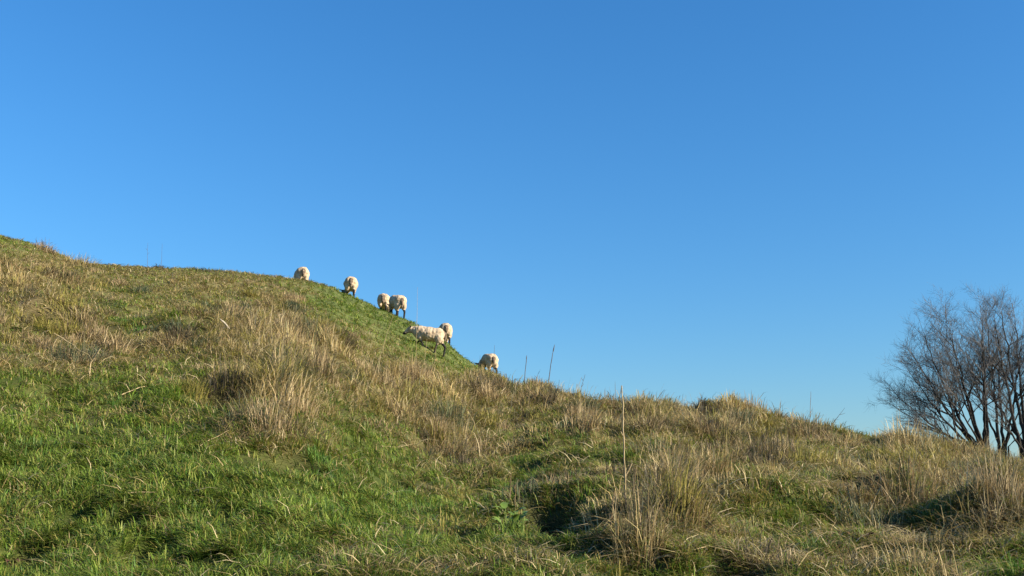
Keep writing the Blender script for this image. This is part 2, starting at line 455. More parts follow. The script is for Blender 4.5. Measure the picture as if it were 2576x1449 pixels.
lean = np.clip(RNG.normal(0.93, 0.27, n), 0.1, 1.4)
swirl = 2.2 * perlin(x / 0.45, y / 0.45, 43)
az = np.where(RNG.uniform(0, 1, n) < 0.65, math.pi * 0.95 + swirl * 1.3 + RNG.normal(0, 0.6, n), RNG.uniform(0, 2 * math.pi, n))
v, q, t, c = blades(b, h, w, az, lean, np.clip(tint, 0.01, 0.6))
o = link('green_grass', mesh_np('green_grass', v, [q, t], c), MAT['blade'])
tag(o, 'short green and olive grass covering the whole slope', 'grass', kind='stuff')

# dead grass: tall thin stems in the dry patches, lying straw elsewhere
x, y = field(540000, -0.40, 0.56, 4.7, 50)
ok = RNG.uniform(0, 1, len(x)) > 0.5 * in_hole(x, y) + .9 * main_hole(x, y) + .7 * sstep(-.02, -.35, perlin(x / 1.15, y / 1.15, 2)) * sstep(32, 24, y)
x, y = x[ok], y[ok]
b = surf(x, y)
px, py = to_px(b[:, 0], b[:, 1], b[:, 2])
dry, hh = dry_map(px, py, x, y)
clump = np.clip(0.45 + 1.3 * perlin(x / 0.42, y / 0.42, 51) + 0.8 * perlin(x / 1.3, y / 1.3, 52), 0, 1.4)
keep = RNG.uniform(0, 1, len(x)) < np.clip((dry ** 1.25) * (0.25 + clump), 0.03, 1)
x, y, b, dry, hh, clump = x[keep], y[keep], b[keep], dry[keep], hh[keep], clump[keep]
n = len(x)
tint = pick(STRAWS, n)
g = RNG.uniform(0, 1, n) < 0.22
tint[g] = pick(OLIVES, int(g.sum()))
ridge = np.abs(y - np.interp(x / np.maximum(y, 6), _pa, DIST[:, 1])) < 3
tallest = RNG.uniform(0, 1, n) < np.where(ridge & (x > .5), 0.09, 0.02)
h = (0.09 + hh * (0.25 + 0.42 * clump)) * RNG.uniform(0.5, 1.3, n) * np.where(tallest, 1.7, 1.0)
w = (0.0026 + 0.00036 * y) * RNG.uniform(0.6, 1.6, n)
upright = sstep(0.10, 0.30, hh)
lean = np.clip(RNG.normal(0.92, 0.15, n) * (1 - upright) + RNG.normal(0.88, 0.28, n) * upright, 0.03, 1.3)
lean = np.where(tallest, lean * .5, lean)
az = np.where(RNG.uniform(0, 1, n) < 0.6, RNG.normal(0.2, 0.5, n) + 1.8 * perlin(x / 1.1, y / 1.1, 57), RNG.uniform(0, 2 * math.pi, n))
lying = upright < 0.4
h = np.where(lying & ~tallest, h * 1.7, h)
lean = np.where(lying, np.clip(lean + .1, 0, 1), lean)
az = az + 1.6 * perlin(x / 0.8, y / 0.8, 53)
az = np.where(lying, np.where(RNG.uniform(0, 1, n) < .5, 0, math.pi) + RNG.normal(0.2, 0.7, n) + perlin(x / .6, y / .6, 54), az)
W1 = blades(b, h, w, az, lean, np.clip(tint, 0.01, 0.6), curl=0.7)
# the matted tufts that the dead grass grows in
def tufts(n_t, green, y1, big=False):
    cy = (RNG.uniform(5.4 ** .7, y1 ** .7, n_t)) ** (1 / .7); ca = RNG.uniform(-.54, .54, n_t); cx = ca * cy
    p_, q_ = to_px(cx, cy, zland(cx, cy)); d_, h_ = dry_map(p_, q_, cx, cy)
    ok = (RNG.uniform(0, 1, n_t) < (1.15 - 1.6 * d_ if green else d_ * 1.5 - .12)) & (cy < np.interp(ca, _pa, DIST[:, 1]) + 1)
    if big: ok = ok & (perlin(cx / 1.15, cy / 1.15, 2) > .05)
    cx, cy, d_, h_ = cx[ok], cy[ok], d_[ok], h_[ok]
    m_ = len(cx); per = RNG.integers(45, 130, m_) * (3 if big else 1)
    k_ = np.repeat(np.arange(m_), per); n_ = len(k_)
    rad = (RNG.uniform(.22, .46, m_) if big else RNG.uniform(.10, .26, m_))[k_]; rr = rad * np.sqrt(RNG.uniform(0, 1, n_)); th = RNG.uniform(0, 2 * math.pi, n_)
    x_ = cx[k_] + rr * np.cos(th); y_ = cy[k_] + rr * np.sin(th)
    b_ = surf(x_, y_)
    pals = [GREENS * .8, GREENS, GREENS * 1.15, GREENS * np.array([.75, 1, 1.2])] if green else [GOLD, RUST, PINK, GOLD, PINK, OLIVES, RUSH, DARKS * 1.4, OLIVES]
    pi_ = RNG.integers(0, len(pals), m_)[k_]
    t_ = np.zeros((n_, 3))
    for i_, P_ in enumerate(pals):
        w_ = pi_ == i_; t_[w_] = pick(P_, int(w_.sum()))
    t_ *= RNG.uniform(.8, 1.25, m_)[k_][:, None]
    hm = (RNG.uniform(.09, .17, m_) if green else (.085 + h_ * RNG.uniform(.35, 1.15, m_)))[k_]
    if big: hm = (.16 + .8 * h_ * RNG.uniform(.8, 1.4, m_))[k_] * (1 - .3 * (rr / rad) ** 2)
    hb = hm * RNG.uniform(.35, 1.15, n_)
    if big:                                        # dark low thatch at the heart, standing in for shade
        low = RNG.uniform(0, 1, n_) < .25
        t_[low] = pick(DARKS, int(low.sum())); hb[low] *= .55
    lm = RNG.uniform(.35, .95, m_)[k_]
    l_ = np.clip(lm * (.5 + .6 * rr / rad) + RNG.normal(0, .15, n_), .03, 1.2)
    main = RNG.uniform(0, 2 * math.pi, m_)[k_]
    a_ = np.where(RNG.uniform(0, 1, n_) < .45, main + RNG.normal(0, .5, n_), th + RNG.normal(0, .4, n_))
    return blades(b_, hb, (.0028 + .00036 * y_) * RNG.uniform(.6, 1.5, n_), a_, l_, np.clip(t_, .01, .6), curl=.6)
W2 = tufts(1500, False, 38)
WB = tufts(900, False, 34, True)
W2 = (np.concatenate([W2[0], WB[0]]), np.concatenate([W2[1], WB[1] + len(W2[0])]), np.concatenate([W2[2], WB[2] + len(W2[0])]), np.concatenate([W2[3], WB[3]]))
# loose bright straws flopped over the turf
xs, ys = field(42000, -0.9, 0.56, 5.2, 26)
zb = zland(xs, ys); ps, qs = to_px(xs, ys, zb); ds_, hs_ = dry_map(ps, qs, xs, ys)
ok = (RNG.uniform(0, 1, len(xs)) < .05 + 1.0 * ds_) & (perlin(xs / .5, ys / .5, 61) + RNG.normal(0, .3, len(xs)) > 0)
xs, ys, zb = xs[ok], ys[ok], zb[ok]; ns = len(xs)
W3 = blades(np.stack([xs, ys, zb + RNG.uniform(.02, .09, ns)], -1), RNG.uniform(.07, .26, ns), (.0030 + .00034 * ys) * RNG.uniform(.7, 1.5, ns),
            np.where(RNG.uniform(0, 1, ns) < .5, 0.15, math.pi + .15) + RNG.normal(0, .55, ns), RNG.uniform(.80, 1.12, ns), np.clip(pick(STRAWS[[0, 2, 4, 5]], ns) * 1.1, .01, .62), curl=.15)
W2 = (np.concatenate([W2[0], W3[0]]), np.concatenate([W2[1], W3[1] + len(W2[0])]), np.concatenate([W2[2], W3[2] + len(W2[0])]), np.concatenate([W2[3], W3[3]]))
off = len(W1[0])
v = np.concatenate([W1[0], W2[0]]); q = np.concatenate([W1[1], W2[1] + off]); t = np.concatenate([W1[2], W2[2] + off]); c = np.concatenate([W1[3], W2[3]])
o = link('dead_grass', mesh_np('dead_grass', v, [q, t], c), MAT['straw'])
tag(o, 'straw coloured dead grass mixed through the green', 'grass', kind='stuff')
v, q, t, c = tufts(1100, True, 22)
o = link('green_tufts_of_grass', mesh_np('green_tufts_of_grass', v, [q, t], c), MAT['blade'])
tag(o, 'lush green tufts in the lawn of the lower slope', 'grass', kind='stuff')

# ------------------------------------------------------------------ tussocks one can point to

def tussock(name, cat, px, py, h, rad, nb, pal, label, lean_dir=0.3, lean=0.35, wmul=1.0, dirw=0.55, extra=None, group='tussocks on the slope'):
    h *= 1.1; rad *= 1.2; nb = int(nb * 1.6)
    cx, cy, cz = ground_at(px, py)
    rr = rad * np.sqrt(RNG.uniform(0, 1, nb)); th = RNG.uniform(0, 2 * math.pi, nb)
    x = cx + rr * np.cos(th); y = cy + rr * np.sin(th)
    b = np.stack([x, y, zland(x, y) - 0.01], -1)
    out_az = th + RNG.normal(0, 0.5, nb)
    az = np.where(RNG.uniform(0, 1, nb) < dirw, lean_dir + RNG.normal(0, 0.5, nb), out_az)
    hh = h * (1 - 0.35 * (rr / rad) ** 2) * (0.25 + 0.95 * RNG.uniform(0, 1, nb) ** 1.4)
    ln = np.clip(lean + 0.35 * (rr / rad) * RNG.uniform(0, 1, nb) + RNG.normal(0, 0.22, nb), 0.02, 1)
    loose = RNG.uniform(0, 1, nb) < .40
    ln = np.where(loose, RNG.uniform(.5, 1.15, nb), ln); az = np.where(loose, RNG.uniform(0, 6.28, nb), az)
    w = (0.0028 + 0.00033 * cy) * RNG.uniform(0.6, 1.5, nb) * wmul
    tn = pick(pal, nb)
    low = RNG.uniform(0, 1, nb) < .28  # short dark blades of thatch put shade into the tussock's base
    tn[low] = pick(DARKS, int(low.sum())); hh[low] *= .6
    v, q, t, c = blades(b - np.array([cx, cy, cz]), hh, w, az, ln, np.clip(tn, 0.01, 0.6), curl=0.6)
    o = link(name, mesh_np(name, v, [q, t], c), MAT['straw'], loc=(cx, cy, cz))
    tag(o, label, cat, group)
    return o

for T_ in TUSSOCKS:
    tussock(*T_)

# ------------------------------------------------------------------ stalks
def tube_into(V, Fq, pts, radii, sides=5):
    pts = [Vector(p) for p in pts]
    start = len(V)
    for i, p in enumerate(pts):
        d = (pts[min(i + 1, len(pts) - 1)] - pts[max(i - 1, 0)]).normalized()
        ref = Vector((0, 0, 1)) if abs(d.z) < 0.9 else Vector((1, 0, 0))
        u = d.cross(ref).normalized(); w = d.cross(u)
        for k in range(sides):
            an = 2 * math.pi * k / sides
            V.append(p + (u * math.cos(an) + w * math.sin(an)) * radii[i])
    for i in range(len(pts) - 1):
        for k in range(sides):
            a = start + i * sides + k; b2 = start + i * sides + (k + 1) % sides
            Fq.append((a, b2, b2 + sides, a + sides))

def mesh_of(name, V, Fq, smooth=True):
    me = bpy.data.meshes.new(name)
    me.from_pydata([tuple(v) for v in V], [], Fq)
    if smooth: me.polygons.foreach_set('use_smooth', [True] * len(me.polygons))
    me.update()
    return me

def stalk(pix, r0, mat, label, cat='stalk', name='dry_stalk', group='dry stalks on the slope', depth=None, lie=False, branches=(), head=None, tip=0.35, base_down=0.05):
    """pix: the stalk's run, base first, as seen; it stands in the plane through its root that faces the camera"""
    bx, by, bz = ground_at(*pix[0])
    if depth: by = depth; a, e = tan_of(*pix[0]); bx = a * by; bz = CAM_Z + e * by
    pts = []
    for i, (px_, py_) in enumerate(pix):
        if lie:
            x_, y_, z_ = ground_at(px_, py_)
            pts.append(Vector((x_, y_, z_ + 0.035 + 0.02 * random.random())))
        else:
            a, e = tan_of(px_, py_)
            yy = by + 0.03 * math.sin(i * 1.7)
            pts.append(Vector((a * yy, yy, CAM_Z + e * yy)))
    if not lie: pts.insert(0, pts[0] + Vector((0, 0, -base_down)))
    # add slight kinks between the given points
    dense = []
    for i in range(len(pts) - 1):
        for k in range(3):
            t = k / 3
            dense.append(pts[i].lerp(pts[i + 1], t) + Vector((random.gauss(0, r0 * .35), random.gauss(0, r0 * .35), random.gauss(0, r0 * .2))) * (1 if k else 0))
    dense.append(pts[-1])
    n = len(dense)
    org = dense[0].copy()
    V, Fq = [], []
    rad = [r0 * (1 - (1 - tip) * i / (n - 1)) * (1.25 if i % 4 == 0 and 0 < i < n - 1 else 1) for i in range(n)]
    tube_into(V, Fq, [p - org for p in dense], rad)
    for (t, dx, dz, l) in branches:
        p = dense[int(t * (n - 1))] - org
        e2 = p + Vector((dx, random.uniform(-.3, .3) * l, dz)).normalized() * l
        tube_into(V, Fq, [p, p.lerp(e2, .5) + Vector((0, 0, -0.03 * l)), e2], [r0 * .6, r0 * .5, r0 * .3], 4)
    if head:
        hl, hr = head
        d = (dense[-1] - dense[-3]).normalized(); p = dense[-1] - org
        tube_into(V, Fq, [p - d * hl, p - d * hl * .7, p - d * hl * .3, p + d * .02], [r0 * .4, hr, hr * .8, r0 * .2], 6)
    o = link(name, mesh_of(name, V, Fq), MAT[mat], loc=org)
    tag(o, label, cat, group)
    return o

stalk([(1578, 1300), (1573, 1240), (1572, 1180), (1569, 1100), (1567, 1040), (1564, 970)], 0.0082, 'stalk', 'tallest pale bare stalk, reaching the skyline above a straw clump', tip=.55, branches=[(.45, .5, .9, .12), (.72, -.4, .8, .05)])
stalk([(1580, 1300), (1592, 1240), (1600, 1175)], .006, 'stalk_brown', 'shorter brown stalk leaning right beside the tallest pale stalk')
stalk([(1540, 1360), (1548, 1290), (1552, 1230)], .006, 'stalk', 'short pale stalk left of the tallest stalk in the same clump')
stalk([(1532, 1380), (1536, 1320), (1546, 1235)], .006, 'stalk_brown', 'grey brown stalk at the shaded edge of the straw clump')
stalk([(1625, 1310), (1640, 1250), (1652, 1200)], .0055, 'stalk', 'pale stem slanting right out of the straw clump')
stalk([(1685, 1280), (1695, 1210), (1712, 1150), (1722, 1118)], .006, 'stalk', 'pale stem curving up out of the russet tussock')
stalk([(1740, 1225), (1755, 1190), (1780, 1165), (1784, 1145)], .007, 'stalk', 'bent pale stem beside the black gap behind the russet tussock')
stalk([(1755, 1200), (1762, 1140), (1768, 1090)], .005, 'stalk', 'thin straight stem rising above the bent pale one')
stalk([(1283, 1275), (1284, 1235), (1286, 1190)], .006, 'stalk_brown', 'taller of two thin brown stalks above the broad leaved plant', branches=[])
stalk([(1294, 1290), (1296, 1250), (1298, 1218)], .0055, 'stalk_brown', 'shorter of two thin brown stalks above the broad leaved plant')
stalk([(1319, 968), (1321, 935), (1325, 895)], .015, 'stalk_dark', 'dark upright stalk, shorter and thicker of two against the sky', tip=.5, head=(.12, .015))
stalk([(1379, 975), (1384, 930), (1390, 890), (1395, 868)], .015, 'stalk_dark', 'dark stalk leaning right, taller of two against the sky', tip=.4, head=(.22, .017))
stalk([(1347, 962), (1352, 945), (1359, 930)], .011, 'stalk_dark', 'thin slanting stem between the two dark stalks', branches=[(.6, -.6, .6, .10)])
stalk([(1402, 985), (1405, 968), (1407, 955)], .009, 'stalk_dark', 'short thin stem just right of the two dark stalks')
stalk([(1458, 990), (1465, 965), (1472, 942)], .010, 'stalk_dark', 'wispy slanting stem on the low dark mound', branches=[(.6, .5, .7, .12), (.8, -.5, .6, .08)])
stalk([(1557, 1018), (1560, 995), (1563, 975)], .012, 'stalk_dark', 'short dark stem on the skyline left of the tallest stalk')
stalk([(1640, 1030), (1650, 1010), (1663, 990), (1672, 980)], .009, 'stalk_dark', 'thin curved stem arching right over the skyline')
stalk([(1700, 1035), (1705, 1015), (1710, 995)], .008, 'stalk_dark', 'fine branched seedhead standing right of the curved stem', branches=[(.5, .6, .7, .10), (.7, -.6, .7, .10), (.9, .4, .8, .07)])
stalk([(2036, 1085), (2038, 1040), (2040, 985)], .009, 'stalk_brown', 'thin stalk on the broad reddish tussock', tip=.3, branches=[(.7, .4, .8, .1)])
stalk([(1990, 1082), (1993, 1060), (1995, 1035)], .008, 'stalk_brown', 'faint short stalk left of the reddish tussock')
stalk([(2078, 1092), (2095, 1065), (2112, 1043), (2125, 1026)], .007, 'stalk_dark', 'dark twig bending right over the skyline', branches=[(.8, .8, .2, .12)])
stalk([(1048, 960), (1047, 880), (1049, 800), (1050, 722)], .0065, 'stalk', 'very tall faint stalk crossing in front of the sheep seen from the side', tip=.3)
stalk([(1064, 965), (1068, 910), (1074, 852)], .008, 'stalk', 'pale stalk rising just below the belly of the sheep seen from the side', tip=.4)
stalk([(1088, 968), (1093, 920), (1097, 870)], .007, 'stalk', 'pale stalk below the hind leg of the sheep seen from the side', tip=.4)
stalk([(935, 965), (955, 900), (975, 835), (990, 790)], .007, 'stalk', 'long thin straw slanting up towards the pair of sheep', tip=.3)
stalk([(1240, 955), (1242, 915), (1244, 868)], .010, 'stalk_dark', 'dark thin stem in front of the lowest sheep', tip=.3)
stalk([(1205, 950), (1206, 915), (1208, 893)], .007, 'stalk_dark', 'short faint stem by the head of the lowest sheep', tip=.3)
stalk([(371, 668), (371, 640), (372, 610)], .008, 'stalk_dark', 'faint feathery stem on the left skyline, first of two', branches=[(.7, .5, .7, .12), (.8, -.5, .7, .12)])
stalk([(406, 670), (407, 640), (408, 612)], .008, 'stalk_dark', 'faint bare stem on the left skyline, second of two')
stalk([(225, 950), (228, 915), (262, 860), (272, 820)], .011, 'stalk', 'long arm of a forked pale stalk in the dark green clump', tip=.4)
stalk([(222, 905), (185, 868), (135, 838)], .010, 'stalk', 'short arm of a forked pale stalk, slanting left', tip=.5)
stalk([(2182, 1300), (2200, 1255), (2217, 1222), (2245, 1262), (2276, 1310)], .0065, 'stalk', 'stem snapped into a triangle over the rush clump', tip=.6)
stalk([(2222, 1320), (2240, 1280), (2268, 1258)], .006, 'stalk', 'stem crossing behind the snapped triangle')
stalk([(2330, 1290), (2350, 1245), (2362, 1215)], .007, 'stalk', 'pale curved stem right of the snapped triangle')
stalk([(1593, 1440), (1680, 1418), (1770, 1400), (1846, 1384)], .007, 'stalk', 'long pale stem lying across the grass below the straw clump', lie=True, group='fallen stems')
stalk([(1482, 1380), (1508, 1348), (1531, 1318)], .008, 'stalk', 'thick pale stick propped beside the dark shadow', group='fallen stems', tip=.7)
stalk([(1495, 1382), (1550, 1374), (1610, 1352)], .008, 'stalk', 'grey stick lying below the propped stick', lie=True, group='fallen stems', tip=.6)
stalk([(1520, 1332), (1570, 1328), (1640, 1326)], .006, 'stalk', 'thin level stem across the foot of the straw clump', group='fallen stems')
stalk([(1400, 1345), (1430, 1365), (1475, 1380)], .006, 'stalk', 'thin grey stem at the lower edge of the dark shadow', lie=True, group='fallen stems')
stalk([(305, 1003), (350, 985), (412, 972)], .008, 'stalk', 'arched pale straw lying on the green at left', lie=True, group='fallen stems')
stalk([(502, 1135), (520, 1120), (548, 1112), (580, 1093)], .006, 'stalk', 'crooked pale straw lying left of the dark shade', lie=True, group='fallen stems')
stalk([(320, 1258), (350, 1254), (392, 1260)], .004, 'stalk', 'straight thin straw lying low in the green lawn', lie=True, group='fallen stems')
stalk([(655, 1262), (690, 1270), (725, 1265), (742, 1235)], .005, 'stalk', 'hooked straw lying in the green lawn', lie=True, group='fallen stems')
stalk([(736, 1302), (765, 1285), (800, 1270)], .005, 'stalk', 'slanting straw lying right of the hooked one', lie=True, group='fallen stems')
stalk([(775, 1068), (777, 1085), (782, 1130), (790, 1090), (765, 1060), (740, 1075)], .006, 'stalk', 'looped straw stem below the large golden tussock', tip=.6, group='fallen stems')
stalk([(960, 1132), (1000, 1134), (1040, 1125)], .006, 'stalk', 'level straw lying left of the orange brown tussock', lie=True, group='fallen stems')
stalk([(2150, 1402), (2200, 1385), (2260, 1378)], .006, 'stalk', 'pale straw lying below the rush clump', lie=True, group='fallen stems')
stalk([(2400, 1210), (2440, 1206), (2490, 1206)], .007, 'stalk_dark', 'dark stick lying level in the reddish brown tussock', depth=16.5, group='fallen stems')

# a pale torn feather of straw
x_, y_, z_ = ground_at(565, 838)
V, Fq = [], []
tube_into(V, Fq, [Vector((-.10, 0, .20)), Vector((-.03, 0, .14)), Vector((.08, 0, .02))], [.006, .022, .016], 4)
tube_into(V, Fq, [Vector((-.07, 0, .01)), Vector((.02, .01, .05)), Vector((.09, 0, .01))], [.008, .016, .006], 4)
tag(link('paper_scrap', mesh_of('paper_scrap', V, Fq), MAT['stone'], loc=(x_, y_, z_ + .05)), 'small white scrap caught in the brown grass', 'scrap')

# pale stone
x_, y_, z_ = ground_at(2204, 1178)
bm = bmesh.new(); bmesh.ops.create_icosphere(bm, subdivisions=3, radius=.05)
for v in bm.verts:
    v.co *= 1 + .28 * mnoise.noise(v.co * 14); v.co.z *= .7
me = bpy.data.meshes.new('stone'); bm.to_mesh(me); bm.free()
tag(link('stone', me, MAT['stone'], loc=(x_, y_, z_ + .05)), 'small pale stone at the foot of a dark grassy hollow', 'stone')

# ------------------------------------------------------------------ leafy plants
def leaf_mesh(l, wd, seed):
    rnd = random.Random(seed)
    V, Fq = [], []
    n = 7
    for i in range(n):
        t = i / (n - 1)
        wv = wd * math.sin(math.pi * min(1, .06 + t * .94)) ** .7 * (1 - .25 * t) * (1 + (.16 if i % 2 else -.1))
        z = .35 * l * t - .55 * l * t * t
        x = l * t
        V += [Vector((x, -wv, z + .25 * wv)), Vector((x, 0, z)), Vector((x, wv, z + .25 * wv))]
    for i in range(n - 1):
        a = i * 3
        Fq += [(a, a + 3, a + 4, a + 1), (a + 1, a + 4, a + 5, a + 2)]
    return mesh_of('leaf', V, Fq)

def leafy(name, px, py, n, l, wd, mat, label, cat, spread=.10, rise=(.2, 1.0), tall=.12):
    cx, cy, cz = ground_at(px, py)
    root = bpy.data.objects.new(name, None); COL.objects.link(root); root.location = (cx, cy, cz)
    tag(root, label, cat)
    V, Fq = [], []
    for i in range(n):
        th = random.uniform(0, 2 * math.pi); rr = spread * math.sqrt(random.random())
        hh = tall * random.uniform(.2, 1)
        p = Vector((rr * math.cos(th), rr * math.sin(th), hh))
        q0 = Vector((p.x * .3, p.y * .3, -.03))
        tube_into(V, Fq, [q0, q0.lerp(p, .6) + Vector((0, 0, .01)), p], [.003, .0025, .002], 4)
        lf = link('leaf', leaf_mesh(l * random.uniform(.6, 1.2), wd * random.uniform(.7, 1.2), i), MAT[mat], root, p)
        lf.rotation_euler = (random.uniform(-.4, .4), -random.uniform(*rise) * .9, th + random.uniform(-.6, .6))
    link('stem', mesh_of('stem', V, Fq), MAT[mat], root)
    return root

leafy('leafy_plant', 1284, 1348, 34, .085, .030, 'leaf', 'bright green broad leaved plant between two dark shadows', 'plant', .12, (.1, 1.0), .20)
leafy('dead_leaves', 2165, 1362, 12, .07, .024, 'dead_leaf', 'patch of dark curled dead leaves under the rush clump', 'leaves', .10, (-.2, .6), .05)
leafy('dead_leaves', 2470, 1335, 8, .07, .02, 'dead_leaf', 'rusty dead leaves low in the straw right of the rush clump', 'leaves', .08, (.2, 1.0), .08)
leafy('dead_leaves', 18, 1420, 10, .06, .02, 'dead_leaf', 'brown dead leaves in the dark hole at the lower left edge', 'leaves', .08, (-.2, .6), .04)
leafy('leafy_plant', 30, 842, 9, .10, .04, 'leaf', 'small dark leaved plant at the left edge of the brown band', 'plant', .12, (.1, .8), .08)

# ------------------------------------------------------------------ sheep
def ico_verts(bm, centre, radii, rot=0.0, sub=3):
    r = bmesh.ops.create_icosphere(bm, subdivisions=sub, radius=1.0)
    M = Matrix.Translation(centre) @ Matrix.Rotation(rot, 4, 'Y') @ Matrix.Diagonal((*radii, 1.0))
    bmesh.ops.transform(bm, matrix=M, verts=r['verts'])

def cap_chain(bm, pts, radii):
    """overlapping balls along a chain: remeshed into one skin afterwards"""
    for i in range(len(pts) - 1):
        p, q_ = Vector(pts[i]), Vector(pts[i + 1])
        n = max(2, int((q_ - p).length / (0.45 * min(radii[i], radii[i + 1]))) + 1)
        for k in range(n):
            t = k / (n - 1) if n > 1 else 0
            r = radii[i] * (1 - t) + radii[i + 1] * t
            ico_verts(bm, p.lerp(q_, t), (r, r, r), 0, 2)

def seg_dist(P, a, b, ra, rb):
    a = np.array(a); b = np.array(b); d = b - a
    t = np.clip(((P - a) @ d) / (d @ d), 0, 1)
    return np.linalg.norm(P - (a + t[:, None] * d), axis=1) - (ra * (1 - t) + rb * t)

def ell_dist(P, c, r):
    r = np.array(r)
    return (np.linalg.norm((P - np.array(c)) / r, axis=1) - 1) * r.min()

def sheep(px, py, yaw_deg, label, depth=None, graze=1.0, size=1.0, pitch_k=0.7, stride=0.10, head_side=0.0, seed=0, lift=0.0):
    rnd = random.Random(seed)
    if depth is None:
        x0, y0, z0 = ground_at(px, py)
    else:
        a, e = tan_of(px, py); y0 = depth; x0 = a * y0
    yaw = R(yaw_deg)
    cy_, sy_ = math.cos(yaw), math.sin(yaw)
    z0 = gz(x0, y0)
    def g(lx, ly):      # the ground under a local point, relative to the sheep's own root
        return (gz(x0 + (lx * cy_ - ly * sy_) * size, y0 + (lx * sy_ + ly * cy_) * size) - z0) / size
    gf, gb = g(.33, 0), g(-.33, 0)
    sl = (gf - gb) / .66 * pitch_k
    mid = (gf + gb) / 2 * 0.6
    def B(x, y, z):
        return (x, y, z + sl * x + mid + lift - .03)
    tilt = -math.atan(sl)
    wool = [(B(.31, 0, .63), (.26, .225, .245)), (B(0, 0, .61), (.42, .285, .265)), (B(.17, 0, .615), (.26, .265, .258)), (B(-.17, 0, .62), (.26, .275, .26)), (B(-.31, 0, .635), (.255, .255, .25)),
            (B(-.10, 0, .68), (.42, .20, .20)), (B(.44, 0, .66), (.17, .17, .19))]
    for s in (1, -1):
        wool.append((B(-.36, .13 * s, .48), (.15, .105, .19)))
        wool.append((B(.30, .13 * s, .47), (.12, .085, .15)))
    # neck and head
    hx = .30 * head_side
    if graze > .5:
        gh = g(.80, hx)
        n0, n1 = B(.46, 0, .66), B(.68, hx * .5, .42)
        h0 = (n1[0] + .03, hx * .7, n1[2]); h1 = (.84, hx, gh + .10)
    else:
        n0, n1 = B(.44, 0, .70), B(.66, hx * .5, .69)
        h0 = (n1[0] + .02, hx * .6, n1[2] + .02); h1 = (.90, hx, n1[2] - .13)
    legs = []
    for (lx, s, hind, off) in ((-.36, 1, 1, stride), (-.36, -1, 1, -stride), (.30, 1, 0, -stride * .7), (.30, -1, 0, stride * .7)):
        fx = lx + off; fy = .125 * s
        gy = g(fx, fy)
        top = B(lx, .12 * s, .46)
        if hind:
            hock = (fx - .07, fy, gy + .27 * (top[2] - gy) / .46)
            legs.append([top, hock, (fx - .01, fy, gy + .07), (fx + .03, fy, gy + .015)])
        else:
            knee = ((lx + fx) / 2 + .015, fy, gy + .24 * (top[2] - gy) / .46)
            legs.append([top, knee, (fx, fy, gy + .07), (fx + .03, fy, gy + .015)])
    bm = bmesh.new()
    for c, r in wool: ico_verts(bm, c, r, tilt)
    cap_chain(bm, [n0, n1], [.165, .115])
    cap_chain(bm, [h0, Vector(h0).lerp(Vector(h1), .5), h1], [.098, .078, .052])
    hd = (Vector(h1) - Vector(h0)).normalized()
    for s in (1, -1):
        e0 = Vector(h0) + Vector((-.01, .07 * s, .05)); e1 = e0 + Vector((-.02, .13 * s, .015 if graze > .5 else .03)) - hd * .02
        cap_chain(bm, [e0, e1], [.034, .020])
    for L_ in legs: cap_chain(bm, L_, [.066, .042, .034, .038])
    cap_chain(bm, [B(-.53, 0, .72), B(-.585, 0, .56), B(-.575, 0, .46)], [.06, .05, .035])
    me0 = bpy.data.meshes.new('sheep_block'); bm.to_mesh(me0); bm.free()
    ob0 = bpy.data.objects.new('sheep_block', me0); COL.objects.link(ob0)
    mod = ob0.modifiers.new('skin', 'REMESH'); mod.mode = 'VOXEL'; mod.voxel_size = 0.016
    sm = ob0.modifiers.new('smooth', 'SMOOTH'); sm.iterations = 4; sm.factor = .5
    dgx = bpy.context.evaluated_depsgraph_get()
    me = bpy.data.meshes.new_from_object(ob0.evaluated_get(dgx))
    bpy.data.objects.remove(ob0); bpy.data.meshes.remove(me0)
    me.name = 'sheep'
    n = len(me.vertices)
    P = np.empty(n * 3); me.vertices.foreach_get('co', P); P = P.reshape(-1, 3)
    N = np.empty(n * 3); me.vertex_normals.foreach_get('vector', N); N = N.reshape(-1, 3)
    dw = np.min([ell_dist(P, c, r) for c, r in wool], axis=0)
    dw = np.minimum(dw, seg_dist(P, n0, n1, .165, .115))
    if graze < .5:                                 # woolly poll and cheeks, dark only from the eyes forward
        dw = np.minimum(dw, seg_dist(P, h0, Vector(h0).lerp(Vector(h1), .45), .118, .098))
    dd = np.minimum(seg_dist(P, h0, h1, .098, .052), 9)
    for s in (1, -1):
        e0 = Vector(h0) + Vector((-.01, .07 * s, .05)); e1 = e0 + Vector((-.02, .13 * s, .015 if graze > .5 else .03)) - hd * .02
        dd = np.minimum(dd, seg_dist(P, e0, e1, .034, .020))
    for L_ in legs:
        for i in range(3):
            dd = np.minimum(dd, seg_dist(P, L_[i], L_[i + 1], .05, .034))
    dtail = np.minimum(seg_dist(P, B(-.53, 0, .72), B(-.585, 0, .56), .06, .05), seg_dist(P, B(-.575, 0, .60), B(-.54, 0, .36), .05, .05))
    woolly = dw < dd + .012
    # fleece: lumps and locks pushed out along the normals
    for i in range(n):
        if woolly[i]:
            p = Vector(P[i]) + Vector((seed * 3.1, 0, 0))
            amt = .022 * mnoise.noise(p * 5.0) + .016 * mnoise.noise(p * 13.0) + .003 * mnoise.noise(p * 40)
            P[i] += N[i] * amt
    me.vertices.foreach_set('co', P.ravel())
    nf = len(me.polygons)
    loops0 = [me.polygons[i].vertices[0] for i in range(nf)]
    matv = np.where(woolly, 0, 1)
    tail_patch = (dtail < .018) & (P[:, 0] < -.45) & (np.array([mnoise.noise(Vector(q_) * 9) for q_ in P]) > -.25)  # darker brown wool on and below the tail, broken up by noise
    matv[woolly & tail_patch] = 2
    me.materials.clear()
    for k in ('wool', 'dark_hair', 'tail_wool'): me.materials.append(MAT[k])
